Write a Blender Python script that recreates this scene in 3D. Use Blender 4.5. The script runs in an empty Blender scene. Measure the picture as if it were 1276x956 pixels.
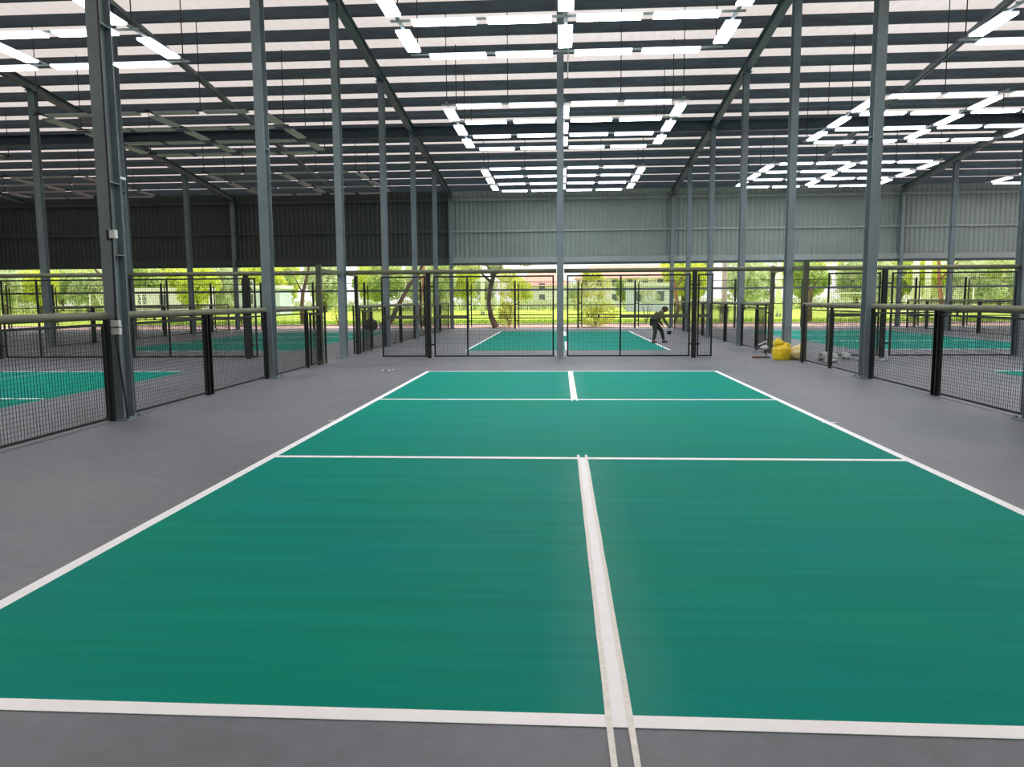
import bpy, math, random
from mathutils import Vector, Matrix, noise
random.seed(7)
D = bpy.data; C = bpy.context.scene.collection
SC = bpy.context.scene

# ------------------------------------------------------------------ mesh helpers
class MB:
    def __init__(s): s.v = []; s.f = []; s.mi = []; s.m = 0
    def add(s, vs, fs):
        n = len(s.v); s.v += [tuple(a) for a in vs]
        for f in fs: s.f.append(tuple(n + i for i in f)); s.mi.append(s.m)
    def box(s, x0, x1, y0, y1, z0, z1):
        s.add([(x0,y0,z0),(x1,y0,z0),(x1,y1,z0),(x0,y1,z0),(x0,y0,z1),(x1,y0,z1),(x1,y1,z1),(x0,y1,z1)],
              [(0,3,2,1),(4,5,6,7),(0,1,5,4),(1,2,6,5),(2,3,7,6),(3,0,4,7)])
        return s
    def bar(s, a, b, w, h, up=(0,0,1)):
        a = Vector(a); b = Vector(b); d = (b-a).normalized(); u = Vector(up)
        if abs(d.dot(u)) > .98: u = Vector((0,1,0))
        r = d.cross(u).normalized(); u = r.cross(d).normalized()
        vs = []
        for p in (a, b):
            for i, j in ((-1,-1),(1,-1),(1,1),(-1,1)): vs.append(p + r*i*w/2 + u*j*h/2)
        s.add(vs, [(0,1,2,3),(7,6,5,4),(0,4,5,1),(1,5,6,2),(2,6,7,3),(3,7,4,0)])
        return s
    def tube(s, pts, rad, n=10, cap=True):
        pts = [Vector(p) for p in pts]
        if not isinstance(rad, (list, tuple)): rad = [rad]*len(pts)
        base = len(s.v); prev = None
        for i, p in enumerate(pts):
            d = (pts[min(i+1, len(pts)-1)] - pts[max(i-1, 0)]).normalized()
            if prev is None:
                u = Vector((0,0,1)) if abs(d.z) < .9 else Vector((1,0,0))
            else: u = prev
            r = d.cross(u).normalized(); u = r.cross(d).normalized(); prev = u
            for k in range(n):
                a = 2*math.pi*k/n
                s.v.append(tuple(p + (r*math.cos(a) + u*math.sin(a))*rad[i]))
        for i in range(len(pts)-1):
            for k in range(n):
                a = base+i*n+k; b = base+i*n+(k+1) % n
                s.f.append((a, b, b+n, a+n)); s.mi.append(s.m)
        if cap:
            s.f.append(tuple(base+k for k in reversed(range(n)))); s.mi.append(s.m)
            e = base+(len(pts)-1)*n
            s.f.append(tuple(e+k for k in range(n))); s.mi.append(s.m)
        return s
    def lathe(s, prof, c=(0,0,0), n=16):
        c = Vector(c); base = len(s.v)
        for r, z in prof:
            for k in range(n):
                a = 2*math.pi*k/n; s.v.append((c.x+r*math.cos(a), c.y+r*math.sin(a), c.z+z))
        for i in range(len(prof)-1):
            for k in range(n):
                a = base+i*n+k; b = base+i*n+(k+1) % n
                s.f.append((a, b, b+n, a+n)); s.mi.append(s.m)
        s.f.append(tuple(base+k for k in reversed(range(n)))); s.mi.append(s.m)
        e = base+(len(prof)-1)*n
        s.f.append(tuple(e+k for k in range(n))); s.mi.append(s.m)
        return s
    def blob(s, c, r, amp=.2, fr=3., seed=0., n=18, squash=0.):
        c = Vector(c); base = len(s.v); m = n//2
        for i in range(m+1):
            th = math.pi*i/m
            for k in range(n):
                ph = 2*math.pi*k/n
                d = Vector((math.sin(th)*math.cos(ph), math.sin(th)*math.sin(ph), math.cos(th)))
                q = 1 + amp*noise.noise(d*fr + Vector((seed, seed*1.7, -seed)))*1.6
                p = Vector((d.x*r[0]*q, d.y*r[1]*q, d.z*r[2]*q)) + c
                if p.z < squash: p.z = squash
                s.v.append(tuple(p))
        for i in range(m):
            for k in range(n):
                a = base+i*n+k; b = base+i*n+(k+1) % n
                s.f.append((a, a+n, b+n, b)); s.mi.append(s.m)
        return s
    def mesh(s, name, mats, smooth=False):
        me = D.meshes.new(name); me.from_pydata(s.v, [], s.f)
        if not isinstance(mats, (list, tuple)): mats = [mats]
        for m in mats: me.materials.append(m)
        if len(mats) > 1: me.polygons.foreach_set('material_index', s.mi)
        if smooth: me.polygons.foreach_set('use_smooth', [True]*len(me.polygons))
        me.update(); return me
    def build(s, name, mats, parent=None, smooth=False, loc=None):
        return put(name, s.mesh(name, mats, smooth), parent, loc)

def put(name, me, parent=None, loc=None):
    o = D.objects.new(name, me); C.objects.link(o)
    if parent: o.parent = parent
    if loc: o.location = loc
    return o
def tag(o, label=None, cat=None, group=None, kind=None):
    if label: o['label'] = label
    if cat: o['category'] = cat
    if group: o['group'] = group
    if kind: o['kind'] = kind
    return o
def thing(name, label, cat, loc=(0,0,0), rz=0, group=None):
    o = D.objects.new(name, None); C.objects.link(o); o.location = loc; o.rotation_euler = (0,0,rz)
    o.empty_display_size = .2
    return tag(o, label, cat, group)
def struct(o): o['kind'] = 'structure'; return o
def dup(root, loc, rz=0, label=None, group=None, scale=None):
    r = root.copy(); C.objects.link(r); r.location = loc; r.rotation_euler = (0,0,rz)
    if scale: r.scale = scale
    if label: r['label'] = label
    if group: r['group'] = group
    for ch in list(root.children):
        c = ch.copy(); C.objects.link(c); c.parent = r
        for g in list(ch.children):
            d = g.copy(); C.objects.link(d); d.parent = c
    return r

# ------------------------------------------------------------------ materials
def mat(name, col, rough=.6, metal=0., var=0., vscale=3., stretch=(1,1,1), bump=0., bscale=20., spec=.5, emit=None, estr=0., col2=None):
    m = D.materials.new(name); m.use_nodes = True
    nt = m.node_tree; b = nt.nodes['Principled BSDF']
    b.inputs['Base Color'].default_value = (*col, 1); b.inputs['Roughness'].default_value = rough
    b.inputs['Metallic'].default_value = metal; b.inputs['Specular IOR Level'].default_value = spec
    if emit:
        b.inputs['Emission Color'].default_value = (*emit, 1); b.inputs['Emission Strength'].default_value = estr
    tc = nt.nodes.new('ShaderNodeTexCoord'); mp = nt.nodes.new('ShaderNodeMapping')
    mp.inputs['Scale'].default_value = stretch
    nt.links.new(tc.outputs['Object'], mp.inputs['Vector'])
    if var or col2:
        n = nt.nodes.new('ShaderNodeTexNoise'); n.inputs['Scale'].default_value = vscale; n.inputs['Detail'].default_value = 5
        nt.links.new(mp.outputs[0], n.inputs['Vector'])
        r = nt.nodes.new('ShaderNodeValToRGB')
        c2 = col2 or tuple(min(1, c*(1+var)) for c in col); c1 = col if col2 else tuple(c*(1-var) for c in col)
        r.color_ramp.elements[0].position = .33; r.color_ramp.elements[1].position = .67
        r.color_ramp.elements[0].color = (*c1, 1); r.color_ramp.elements[1].color = (*c2, 1)
        nt.links.new(n.outputs['Fac'], r.inputs['Fac']); nt.links.new(r.outputs[0], b.inputs['Base Color'])
    if bump:
        n = nt.nodes.new('ShaderNodeTexNoise'); n.inputs['Scale'].default_value = bscale; n.inputs['Detail'].default_value = 4
        nt.links.new(mp.outputs[0], n.inputs['Vector'])
        bp = nt.nodes.new('ShaderNodeBump'); bp.inputs['Strength'].default_value = bump; bp.inputs['Distance'].default_value = .02
        nt.links.new(n.outputs['Fac'], bp.inputs['Height']); nt.links.new(bp.outputs[0], b.inputs['Normal'])
    return m

M = {}
M['steel'] = mat('steel_paint', (.19,.235,.25), .45, .0, .12, 2.)
M['steel_dark'] = mat('dark_steel_paint', (.045,.066,.078), .5, 0, .15, 2.)
M['purlin'] = mat('purlin_steel', (.045,.072,.090), .5, 0, .25, 1.5, (1,6,6))
M['rafter'] = mat('rafter_steel', (.11,.135,.145), .45, 0, .15, 1.5)
M['black'] = mat('black_paint', (.010,.012,.012), .42, 0, .2, 4)
M['wire'] = mat('black_wire', (.012,.013,.013), .5, 0, .1, 4)
M['rail'] = mat('olive_rail', (.135,.140,.080), .5, 0, .18, 3.)
M['post_olive'] = mat('olive_post', (.07,.072,.045), .5, 0, .18, 3.)
M['white_line'] = mat('white_line_paint', (.96,.96,.97), .5, 0, .03, 6.)
M['tape'] = mat('masking_tape', (.86,.85,.80), .7, 0, .08, 30.)
M['white_box'] = mat('white_plastic', (.75,.77,.74), .4, 0, .04, 8)
M['cable'] = mat('black_cable', (.008,.008,.008), .5, 0, .1, 8)
M['concrete'] = mat('concrete', (.24,.24,.24), .85, 0, .2, 8, bump=.3)

def floor_material():
    m = mat('grey_floor_coating', (.15,.15,.16), .5); nt = m.node_tree; b = nt.nodes['Principled BSDF']
    tc = nt.nodes.new('ShaderNodeTexCoord')
    n1 = nt.nodes.new('ShaderNodeTexNoise'); n1.inputs['Scale'].default_value = .55; n1.inputs['Detail'].default_value = 6
    n2 = nt.nodes.new('ShaderNodeTexNoise'); n2.inputs['Scale'].default_value = 9.; n2.inputs['Detail'].default_value = 6
    nt.links.new(tc.outputs['Object'], n1.inputs[0]); nt.links.new(tc.outputs['Object'], n2.inputs[0])
    r = nt.nodes.new('ShaderNodeValToRGB'); e = r.color_ramp.elements
    e[0].position = .32; e[0].color = (.122,.138,.150,1); e[1].position = .68; e[1].color = (.170,.176,.192,1)
    k = e.new(.5); k.color = (.158,.160,.184,1)
    nt.links.new(n1.outputs['Fac'], r.inputs[0])
    mx = nt.nodes.new('ShaderNodeMix'); mx.data_type = 'RGBA'; mx.blend_type = 'OVERLAY'; mx.inputs[0].default_value = .22
    nt.links.new(r.outputs[0], mx.inputs[6]); nt.links.new(n2.outputs['Fac'], mx.inputs[7])
    nt.links.new(mx.outputs[2], b.inputs['Base Color'])
    bp = nt.nodes.new('ShaderNodeBump'); bp.inputs['Strength'].default_value = .12; bp.inputs['Distance'].default_value = .01
    n3 = nt.nodes.new('ShaderNodeTexNoise'); n3.inputs['Scale'].default_value = 60
    nt.links.new(tc.outputs['Object'], n3.inputs[0]); nt.links.new(n3.outputs['Fac'], bp.inputs['Height']); nt.links.new(bp.outputs[0], b.inputs['Normal'])
    b.inputs['Roughness'].default_value = .52; b.inputs['Specular IOR Level'].default_value = .38
    return m
M['floor'] = floor_material()

def court_material():
    m = mat('green_court_coating', (.0,.2,.15), .5); nt = m.node_tree; b = nt.nodes['Principled BSDF']
    L = nt.links.new
    tc = nt.nodes.new('ShaderNodeTexCoord'); mp = nt.nodes.new('ShaderNodeMapping'); mp.inputs['Scale'].default_value = (.22,5.,1)
    L(tc.outputs['Object'], mp.inputs[0])
    n1 = nt.nodes.new('ShaderNodeTexNoise'); n1.inputs['Scale'].default_value = 1.6; n1.inputs['Detail'].default_value = 6; n1.inputs['Roughness'].default_value = .6
    L(mp.outputs[0], n1.inputs[0])
    r = nt.nodes.new('ShaderNodeValToRGB'); e = r.color_ramp.elements
    e[0].position = .3; e[0].color = (.0,.190,.138,1); e[1].position = .7; e[1].color = (.0,.300,.232,1)
    L(n1.outputs['Fac'], r.inputs[0])
    n2 = nt.nodes.new('ShaderNodeTexNoise'); n2.inputs['Scale'].default_value = .8; n2.inputs['Detail'].default_value = 4
    L(tc.outputs['Object'], n2.inputs[0])
    r2 = nt.nodes.new('ShaderNodeValToRGB'); e = r2.color_ramp.elements
    e[0].position = .35; e[0].color = (.0,.225,.205,1); e[1].position = .65; e[1].color = (.0,.250,.155,1)
    L(n2.outputs['Fac'], r2.inputs[0])
    mx = nt.nodes.new('ShaderNodeMix'); mx.data_type = 'RGBA'; mx.inputs[0].default_value = .5
    L(r.outputs[0], mx.inputs[6]); L(r2.outputs[0], mx.inputs[7])
    # dusty overspray beside the centre line
    sx = nt.nodes.new('ShaderNodeSeparateXYZ'); L(tc.outputs['Object'], sx.inputs[0])
    ab = nt.nodes.new('ShaderNodeMath'); ab.operation = 'ABSOLUTE'; L(sx.outputs[0], ab.inputs[0])
    mr = nt.nodes.new('ShaderNodeMapRange'); mr.inputs[1].default_value = .04; mr.inputs[2].default_value = .30; mr.inputs[3].default_value = .16; mr.inputs[4].default_value = 0
    L(ab.outputs[0], mr.inputs[0])
    ml = nt.nodes.new('ShaderNodeMath'); ml.operation = 'MULTIPLY'
    n3 = nt.nodes.new('ShaderNodeTexNoise'); n3.inputs['Scale'].default_value = 2.; L(tc.outputs['Object'], n3.inputs[0])
    L(mr.outputs[0], ml.inputs[0]); L(n3.outputs['Fac'], ml.inputs[1])
    yy = nt.nodes.new('ShaderNodeMath'); yy.operation = 'SUBTRACT'; yy.inputs[1].default_value = 6.7; L(sx.outputs[1], yy.inputs[0])
    ya = nt.nodes.new('ShaderNodeMath'); ya.operation = 'ABSOLUTE'; L(yy.outputs[0], ya.inputs[0])
    yg = nt.nodes.new('ShaderNodeMath'); yg.operation = 'GREATER_THAN'; yg.inputs[1].default_value = 2.2; L(ya.outputs[0], yg.inputs[0])
    m2 = nt.nodes.new('ShaderNodeMath'); m2.operation = 'MULTIPLY'; L(ml.outputs[0], m2.inputs[0]); L(yg.outputs[0], m2.inputs[1])
    mz = nt.nodes.new('ShaderNodeMix'); mz.data_type = 'RGBA'; L(m2.outputs[0], mz.inputs[0]); L(mx.outputs[2], mz.inputs[6]); mz.inputs[7].default_value = (.45,.6,.56,1)
    L(mz.outputs[2], b.inputs['Base Color'])
    b.inputs['Roughness'].default_value = .62; b.inputs['Specular IOR Level'].default_value = .045
    return m
M['court'] = court_material()

def roof_material():
    m = mat('pale_roof_lining', (.60,.57,.57), .6, 0, .12, 2.5, (1.6,.5,1), bump=.8, bscale=7.)
    nt = m.node_tree; b = nt.nodes['Principled BSDF']; out = nt.nodes['Material Output']
    tr = nt.nodes.new('ShaderNodeBsdfTranslucent'); tr.inputs[0].default_value = (.86,.78,.77,1)
    mx = nt.nodes.new('ShaderNodeMixShader'); mx.inputs[0].default_value = ROOF_TR
    nt.links.new(b.outputs[0], mx.inputs[1]); nt.links.new(tr.outputs[0], mx.inputs[2]); nt.links.new(mx.outputs[0], out.inputs[0])
    return m
ROOF_TR = .27
M['roof'] = roof_material()
M['wallsheet'] = mat('grey_green_wall_sheet', (.25,.30,.275), .45, 0, .08, .6)
M['walltrim'] = mat('wall_trim_steel', (.30,.34,.33), .45, 0, .08, 1)
LAMP = 14.5
M['lamp_on'] = mat('lit_diffuser', (.9,.9,.9), .5, emit=(.90,.95,1.0), estr=LAMP)
M['lamp_off'] = mat('unlit_diffuser', (.55,.53,.54), .4, 0, .04, 4)
M['lamp_body'] = mat('lamp_housing', (.35,.38,.38), .45, 0, .05, 4)
M['lamp_shell'] = mat('glowing_lamp_shell', (.7,.75,.8), .45, emit=(.80,.90,1.0), estr=2.2)  # emission added to the lamp housings to brighten the roof above
M['wallsheet_shade'] = mat('shade_toned_wall_sheet', (.055,.068,.063), .5, 0, .08, .6)  # darkened copy of the sheet: shade of the unlit left bays put into the colour
M['walltrim_shade'] = mat('shade_toned_wall_trim', (.07,.08,.075), .5, 0, .08, .6)  # trim copy with the same shade in its colour

# ------------------------------------------------------------------ layout constants (metres)
ROWS = [-17.45, -5.88, 5.52, 16.88]
MIDS = [-11.7, -.2, 11.2]
YS = [6.9, 12.05, 17.1, 22.15, 27.2, 32.25, 37.25]
RIDGE = 12.1
def R(y):                                   # underside of rafters
    if y >= RIDGE: return 8.95 - .11*(y-17.2)
    return R(RIDGE) - .11*(RIDGE-y)
X0, X1, YB, YF = -31., 31., -13.2, 37.6

# ------------------------------------------------------------------ setting
struct(MB().box(X0, X1, YB, 37.9, -.12, 0).build('floor', M['floor']))

roof = MB()
for xa, xb in ((X0-.4, X1+.4),):
    for ya, yb in ((YB-.4, RIDGE), (RIDGE, YF+.5)):
        roof.add([(xa,ya,R(ya)+.59),(xb,ya,R(ya)+.59),(xb,yb,R(yb)+.59),(xa,yb,R(yb)+.59)], [(0,1,2,3)])
ceiling = struct(roof.build('ceiling', M['roof']))
# purlins: C sections lying across the slope
def purlin(y):
    z = R(y)+.26; b = MB(); t = .012
    s = .11 if y < RIDGE else -.11
    b.box(X0, X1, y-t/2, y+t/2, z, z+.305)
    b.box(X0, X1, y, y+.075, z, z+t); b.box(X0, X1, y, y+.075, z+.29, z+.302)
    b.box(X0, X1, y+.075-t, y+.075, z, z+.03)
    return struct(b.build('purlin', M['purlin'], ceiling))
y = 19.75-1.32*9
while y < 37.3:
    purlin(y); y += 1.32
def ibeam(b, a, c, w, h, tf=.014, tw=.01):
    a = Vector(a); c = Vector(c); d = (c-a).normalized(); r = d.cross(Vector((0,0,1))).normalized(); u = r.cross(d).normalized()
    b.bar(a+u*(tf/2), c+u*(tf/2), w, tf); b.bar(a+u*(h-tf/2), c+u*(h-tf/2), w, tf); b.bar(a+u*h/2, c+u*h/2, tw, h-2*tf)
for x in ROWS + [-29., 28.4]:
    b = MB(); ibeam(b, (x,RIDGE,R(RIDGE)), (x,YF-.2,R(YF-.2)), .2, .26)
    struct(b.build('rafter', M['rafter'], ceiling))
    b = MB(); ibeam(b, (x,YB+.2,R(YB+.2)), (x,RIDGE,R(RIDGE)), .2, .26)
    struct(b.build('rafter', M['rafter'], ceiling))
for x in MIDS:
    b = MB()
    for dx in (-.07, .07):
        b.bar((x+dx,RIDGE,R(RIDGE)+.17), (x+dx,YF-.2,R(YF-.2)+.17), .05, .12)
    struct(b.build('roof_tie', M['rafter'], ceiling))
b = MB(); ibeam(b, (X0,27.2,R(27.2)-.12), (X1,27.2,R(27.2)-.12), .22, .38)
struct(b.build('girder', M['purlin'], ceiling))
for y, z in ((25.6, .14), (28.9, .12)):
    struct(MB().tube([(X0,y,R(y)+z),(X1,y,R(y)+z)], .022, 8).build('ceiling_pipe', M['rafter'], ceiling))
struct(MB().tube([(ROWS[0],27.35,7.0),(ROWS[3],27.35,7.0)], .018, 8).build('ceiling_pipe', M['steel_dark'], ceiling))

# walls of ribbed sheet, open below at back and right
def ribbed(b, p0, p1, z0, z1f, out, pitch=.24, dep=.035):
    p0 = Vector(p0); p1 = Vector(p1); L = (p1-p0).length; d = (p1-p0)/L; o = Vector(out)
    n = int(L/pitch); base = len(b.v); cnt = 0
    for i in range(n+1):
        for q, k in ((0,0),(.35,0),(.5,1),(.85,1)):
            s = min(L, (i+q)*pitch); p = p0 + d*s + o*dep*k
            b.v += [(p.x,p.y,z0),(p.x,p.y,z1f(p))]; cnt += 1
    for i in range(cnt-1):
        a = base+2*i; b.f.append((a,a+2,a+3,a+1)); b.mi.append(b.m)
XS = ROWS[1]
b = MB(); ribbed(b, (XS,37.45,0), (X1,37.45,0), 3.55, lambda p: 7.32, (0,1,0))
wb = struct(b.build('wall_back', M['wallsheet']))
b = MB(); ribbed(b, (X0,37.45,0), (XS,37.45,0), 3.55, lambda p: 7.32, (0,1,0)); struct(b.build('shade_toned_sheet', M['wallsheet_shade'], wb))  # left stretch of the back wall, shade painted into its sheet
for xa, xb, m1 in ((XS, X1, 'walltrim'), (X0, XS, 'walltrim_shade')):
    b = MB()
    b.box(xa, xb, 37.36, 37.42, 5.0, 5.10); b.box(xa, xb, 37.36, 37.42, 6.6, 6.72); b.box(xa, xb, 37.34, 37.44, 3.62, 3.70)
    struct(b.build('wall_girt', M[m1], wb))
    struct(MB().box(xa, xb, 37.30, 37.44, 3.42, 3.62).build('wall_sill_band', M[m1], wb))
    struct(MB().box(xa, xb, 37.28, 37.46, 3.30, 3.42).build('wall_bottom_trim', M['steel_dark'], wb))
for nm, xx, zz in (('wall_left', X0, 0.), ('wall_right', X1, 3.3)):  # unseen left wall closed down to the floor to cut daylight
    b = MB(); ribbed(b, (xx,YB,0), (xx,YF,0), zz, lambda p: R(p.y)+.57, (1 if xx > 0 else -1,0,0), pitch=.3)
    struct(b.build(nm, M['wallsheet']))
b = MB(); ribbed(b, (X0,YB,0), (X1,YB,0), 0., lambda p: R(YB)+.57, (0,-1,0), pitch=.3)  # unseen wall behind the camera, closed to the floor to keep daylight out
struct(b.build('wall_front', M['wallsheet']))

# ------------------------------------------------------------------ steel columns
def column_mesh(H, w=.17, d=.25, t=.014):
    b = MB()
    b.box(-w/2, w/2, -d/2, -d/2+t, 0, H); b.box(-w/2, w/2, d/2-t, d/2, 0, H); b.box(-.006, .006, -d/2+t, d/2-t, 0, H)
    return b.mesh('column_shaft', M['steel'])
def plate_mesh():
    return MB().box(-.17,.17,-.19,.19,0,.02).box(-.15,-.12,-.16,-.13,.02,.05).box(.12,.15,-.16,-.13,.02,.05).box(-.15,-.12,.13,.16,.02,.05).box(.12,.15,.13,.16,.02,.05).mesh('base_plate', M['steel'])
def stiff_mesh():
    return MB().box(-.083,.083,-.111,.111,-.006,.006).mesh('stiffener', M['steel'])
def cap_mesh():
    return MB().box(-.14,.14,-.17,.17,-.03,0).mesh('cap_plate', M['rafter'])
ORD = ['nearest', 'second', 'third', 'fourth', 'fifth', 'sixth', 'last']
rown = {0:'far left row beyond the left court', 1:'left row beside the near court', 2:'right row beside the near court', 3:'far right row beyond the right court'}
PM, SM, CM = plate_mesh(), stiff_mesh(), cap_mesh()
def add_column(x, y, H, label, group):
    t = thing('steel_column', label, 'column', (x,y,0), 0, group)
    put('shaft', column_mesh(H-.03), t); put('base_plate', PM, t); put('cap_plate', CM, t, (0,0,H))
    for z in ((2.1, 3.0, 4.9) if abs(y-6.9) < .1 else (4.4,)):
        put('stiffener', SM, t, (0,0,z))
    return t
for i, x in enumerate(ROWS):
    vis = [y for y in YS if not (i in (0,3) and y < (22 if i == 0 else 27)) and not (i == 2 and y < 6)]
    for k, y in enumerate(vis):
        word = ORD[k] if k < len(vis)-1 else 'farthest'
        add_column(x, y, R(y), f'grey steel H column, {word} from the camera in the {rown[i]}', f'steel columns of the {rown[i]}')
for i, x in enumerate(MIDS):
    nm = ['in the middle of the left court end fence', 'standing alone at the centre between the two middle courts', 'in the middle of the right court end fence'][i]
    add_column(x, 17.1, R(17.1)+.1, f'grey steel H column {nm}', 'steel columns between court ends')
for i, x in enumerate([-23.2]):
    pass

# ------------------------------------------------------------------ courts
def court(cx, cy, label, near=False, sides=True, ends=True, mid=True):
    t = thing('pickleball_court', label, 'court', (cx,cy,0))
    W, L, w = 3.05, 13.41, .08
    MB().box(-W,W,0,L,0,.002).build('green_surface', M['court'], t)
    for s in (-1,1) if sides else ():
        x = s*(W-w/2); MB().box(x-w/2,x+w/2,0,L,.002,.004).build('sideline', M['white_line'], t)
    for y in (0, L-w) if ends else (): MB().box(-W+w,W-w,y,y+w,.002,.004).build('baseline', M['white_line'], t)
    for y in (4.53, 8.80) if ends else (): MB().box(-W+w,W-w,y,y+w,.002,.004).build('kitchen_line', M['white_line'], t)
    for a, c in ((w,4.53),(8.88,L-w)) if mid else ():
        MB().box(-.027,.027,a,c,.002,.0042).build('centre_line', M['white_line'], t)
    for a, c in (((-.34,4.72),(8.66,L+.07)) if near else (((0.,4.7),(8.7,L)) if mid else ())):
        for s in (-1,1):
            b = MB(); n = 14; pv = []
            for i in range(n+1):
                yy = a+(c-a)*i/n; jx = random.uniform(-.0015,.0015)
                pv.append(((s*.0375)-.012+jx, (s*.0375)+.012+jx, yy))
            pv[0] = (pv[0][0]+.003, pv[0][1]-.001, pv[0][2]+.01*s)
            for p, q in zip(pv[:-1], pv[1:]):
                b.add([(p[0],p[2],.0052),(p[1],p[2],.0052),(q[1],q[2],.0052),(q[0],q[2],.0052)], [(0,1,2,3)])
            tag(b.build('masking_tape', M['tape'] if near else M['white_line'], t), 'cream masking tape strip left along the centre line')
    if near:
        for s in (-1,1):
            MB().box(min(s*2.95,s*3.12),max(s*2.95,s*3.12),6.72,6.76,.004,.0055).build('net_post_mark', M['tape'], t)
    return t
court(.01, 0, 'large green pickleball court with white lines in the foreground', True)
court(0, 20., 'green pickleball court behind the centre mesh gates where the person bends', ends=False)
court(-11.3, 0, 'green pickleball court left of the near court behind the low fence', sides=False, mid=False)
court(11.55, 0, 'green pickleball court at right edge behind the low fence', sides=False, mid=False)
court(-11.3, 20., 'far green pickleball court on the left, behind the left end fence', sides=False, mid=False)
court(11.4, 20., 'far green pickleball court on the right, behind the right end fence', sides=False, mid=False)

# ------------------------------------------------------------------ fences
def wires(b, axis, fixed, a, c, z0, z1, w=.0042, pitch=.05):
    n = max(1, round((c-a)/pitch)); m = max(1, round((z1-z0)/pitch)); h = w/2
    for i in range(1, n):
        s = a+(c-a)*i/n
        if axis == 'y': b.box(fixed-h, fixed+h, s-h, s+h, z0, z1)
        else: b.box(s-h, s+h, fixed-h, fixed+h, z0, z1)
    for j in range(1, m):
        z = z0+(z1-z0)*j/m
        if axis == 'y': b.box(fixed-h, fixed+h, a, c, z-h, z+h)
        else: b.box(a, c, fixed-h, fixed+h, z-h, z+h)
def frame(b, axis, fixed, a, c, z0, z1, w=.035):
    h = w/2
    def bx(s0, s1, za, zb):
        if axis == 'y': b.box(fixed-h, fixed+h, s0, s1, za, zb)
        else: b.box(s0, s1, fixed-h, fixed+h, za, zb)
    bx(a, a+w, z0, z1); bx(c-w, c, z0, z1); bx(a+w, c-w, z0, z0+w); bx(a+w, c-w, z1-w, z1)
def panel(t, axis, fixed, a, c, z0=.03, z1=1.24, name='mesh_panel', fw=.03, m='black'):
    b = MB(); frame(b, axis, fixed, a, c, z0, z1, fw)
    f = b.build(name, M[m], t)
    b = MB(); wires(b, axis, fixed, a+fw, c-fw, z0+fw, z1-fw, .0036 if axis == 'x' else .0042); b.build('wire_mesh', M['wire'], f)
    return f
def chan(b, x, y, z0, z1, wx=.09, wy=.14, t=.02, s=1):
    b.box(x-wx/2, x+wx/2, y-wy/2, y-wy/2+t, z0, z1); b.box(x-wx/2, x+wx/2, y+wy/2-t, y+wy/2, z0, z1)
    b.box(x+s*(wx/2)-(t if s > 0 else 0), x+s*(wx/2)+(0 if s > 0 else t), y-wy/2+t, y+wy/2-t, z0, z1)
def low_fence(x, ya, yb, posts, label, group, gate=None, thin=False):
    """low mesh fence along depth with a padded top rail"""
    t = thing('low_mesh_fence', label, 'fence', (x,ya,0), 0, group)
    L = yb-ya; s = 1 if x < 0 else -1
    MB().tube([(0,.0,1.33),(0,.04,1.335),(0,L-.04,1.335),(0,L,1.33)], [.036,.05,.05,.036], 12).build('top_rail', M['rail'], t, True)
    cuts = sorted([0.03]+[p-ya for p in posts]+[L-.03])
    for p in posts:
        b = MB()
        if thin: b.box(-.03,.03,p-ya-.03,p-ya+.03,0,1.29)
        else: chan(b, 0, p-ya, 0, 1.29, s=-s)
        b.build('post', M['black'], t)
    for e in (0.03, L-.03):
        MB().box(-.03,.03,e-.03,e+.03,0,1.30).build('post', M['black'], t)
    for a, c in zip(cuts[:-1], cuts[1:]):
        panel(t, 'y', 0, a+.07, c-.07)
    if gate:
        g0, g1 = gate[0]-ya, gate[1]-ya
        f = panel(t, 'y', s*.07, g0, g1, .06, 1.22, 'gate_leaf', .04)
    return t
GL = {1:'left side of the near court', 2:'right side of the near court', 0:'far left side aisle', 3:'far right side aisle'}
for i, x in ((1, ROWS[1]-.02), (2, ROWS[2]+.02)):
    sd = 'left' if i == 1 else 'right'
    g = f'low mesh fences along the {sd} side of the courts'
    low_fence(x, 2.0, 6.72, [4.0] if i == 1 else [4.3], f'low mesh fence with olive rail at {sd} picture edge before the nearest {sd} column', g)
    low_fence(x, 7.08, 11.88, [9.4], f'low mesh fence with olive rail between the nearest and second {sd} columns', g)
    low_fence(x, 12.22, 15.12 if i == 1 else 15.92, [14.25 if i == 1 else 14.0], f'low mesh fence from the second {sd} column to a tall post', g, (14.3,15.05) if i == 1 else None, thin=True)
    low_fence(x, 18.75, 21.98, [20.1], f'low mesh fence with olive rail just beyond the third {sd} column and its opening', g, (18.9,20.0), thin=True)
    low_fence(x, 22.32, 27.03, [24.4], f'low mesh fence with olive rail between the fourth and fifth {sd} columns', g)
    low_fence(x, 27.37, 32.08, [29.5 if i == 1 else 28.6], f'low mesh fence with olive rail between the fifth and sixth {sd} columns', g)
    low_fence(x, 32.42, 36.2, [33.4], f'low mesh fence with olive rail from the sixth {sd} column to the back fence', g)
low_fence(ROWS[0], 22.32, 27.03, [24.6], 'low mesh fence at far left between nearest and second columns of that row', 'low mesh fences along the far left aisle')
low_fence(ROWS[0], 27.37, 32.08, [29.7], 'low mesh fence at far left between second and third columns of that row', 'low mesh fences along the far left aisle')
low_fence(ROWS[0], 32.42, 36.2, [34.2], 'low mesh fence with olive rail at far left, reaching the back fence', 'low mesh fences along the far left aisle')
low_fence(ROWS[3], 27.37, 32.08, [29.7], 'low mesh fence with olive rail at far right, nearest of that far aisle', 'low mesh fences along the far right aisle')
low_fence(ROWS[3], 32.42, 36.2, [34.2], 'low mesh fence with olive rail at far right, reaching the back fence', 'low mesh fences along the far right aisle')

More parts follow.
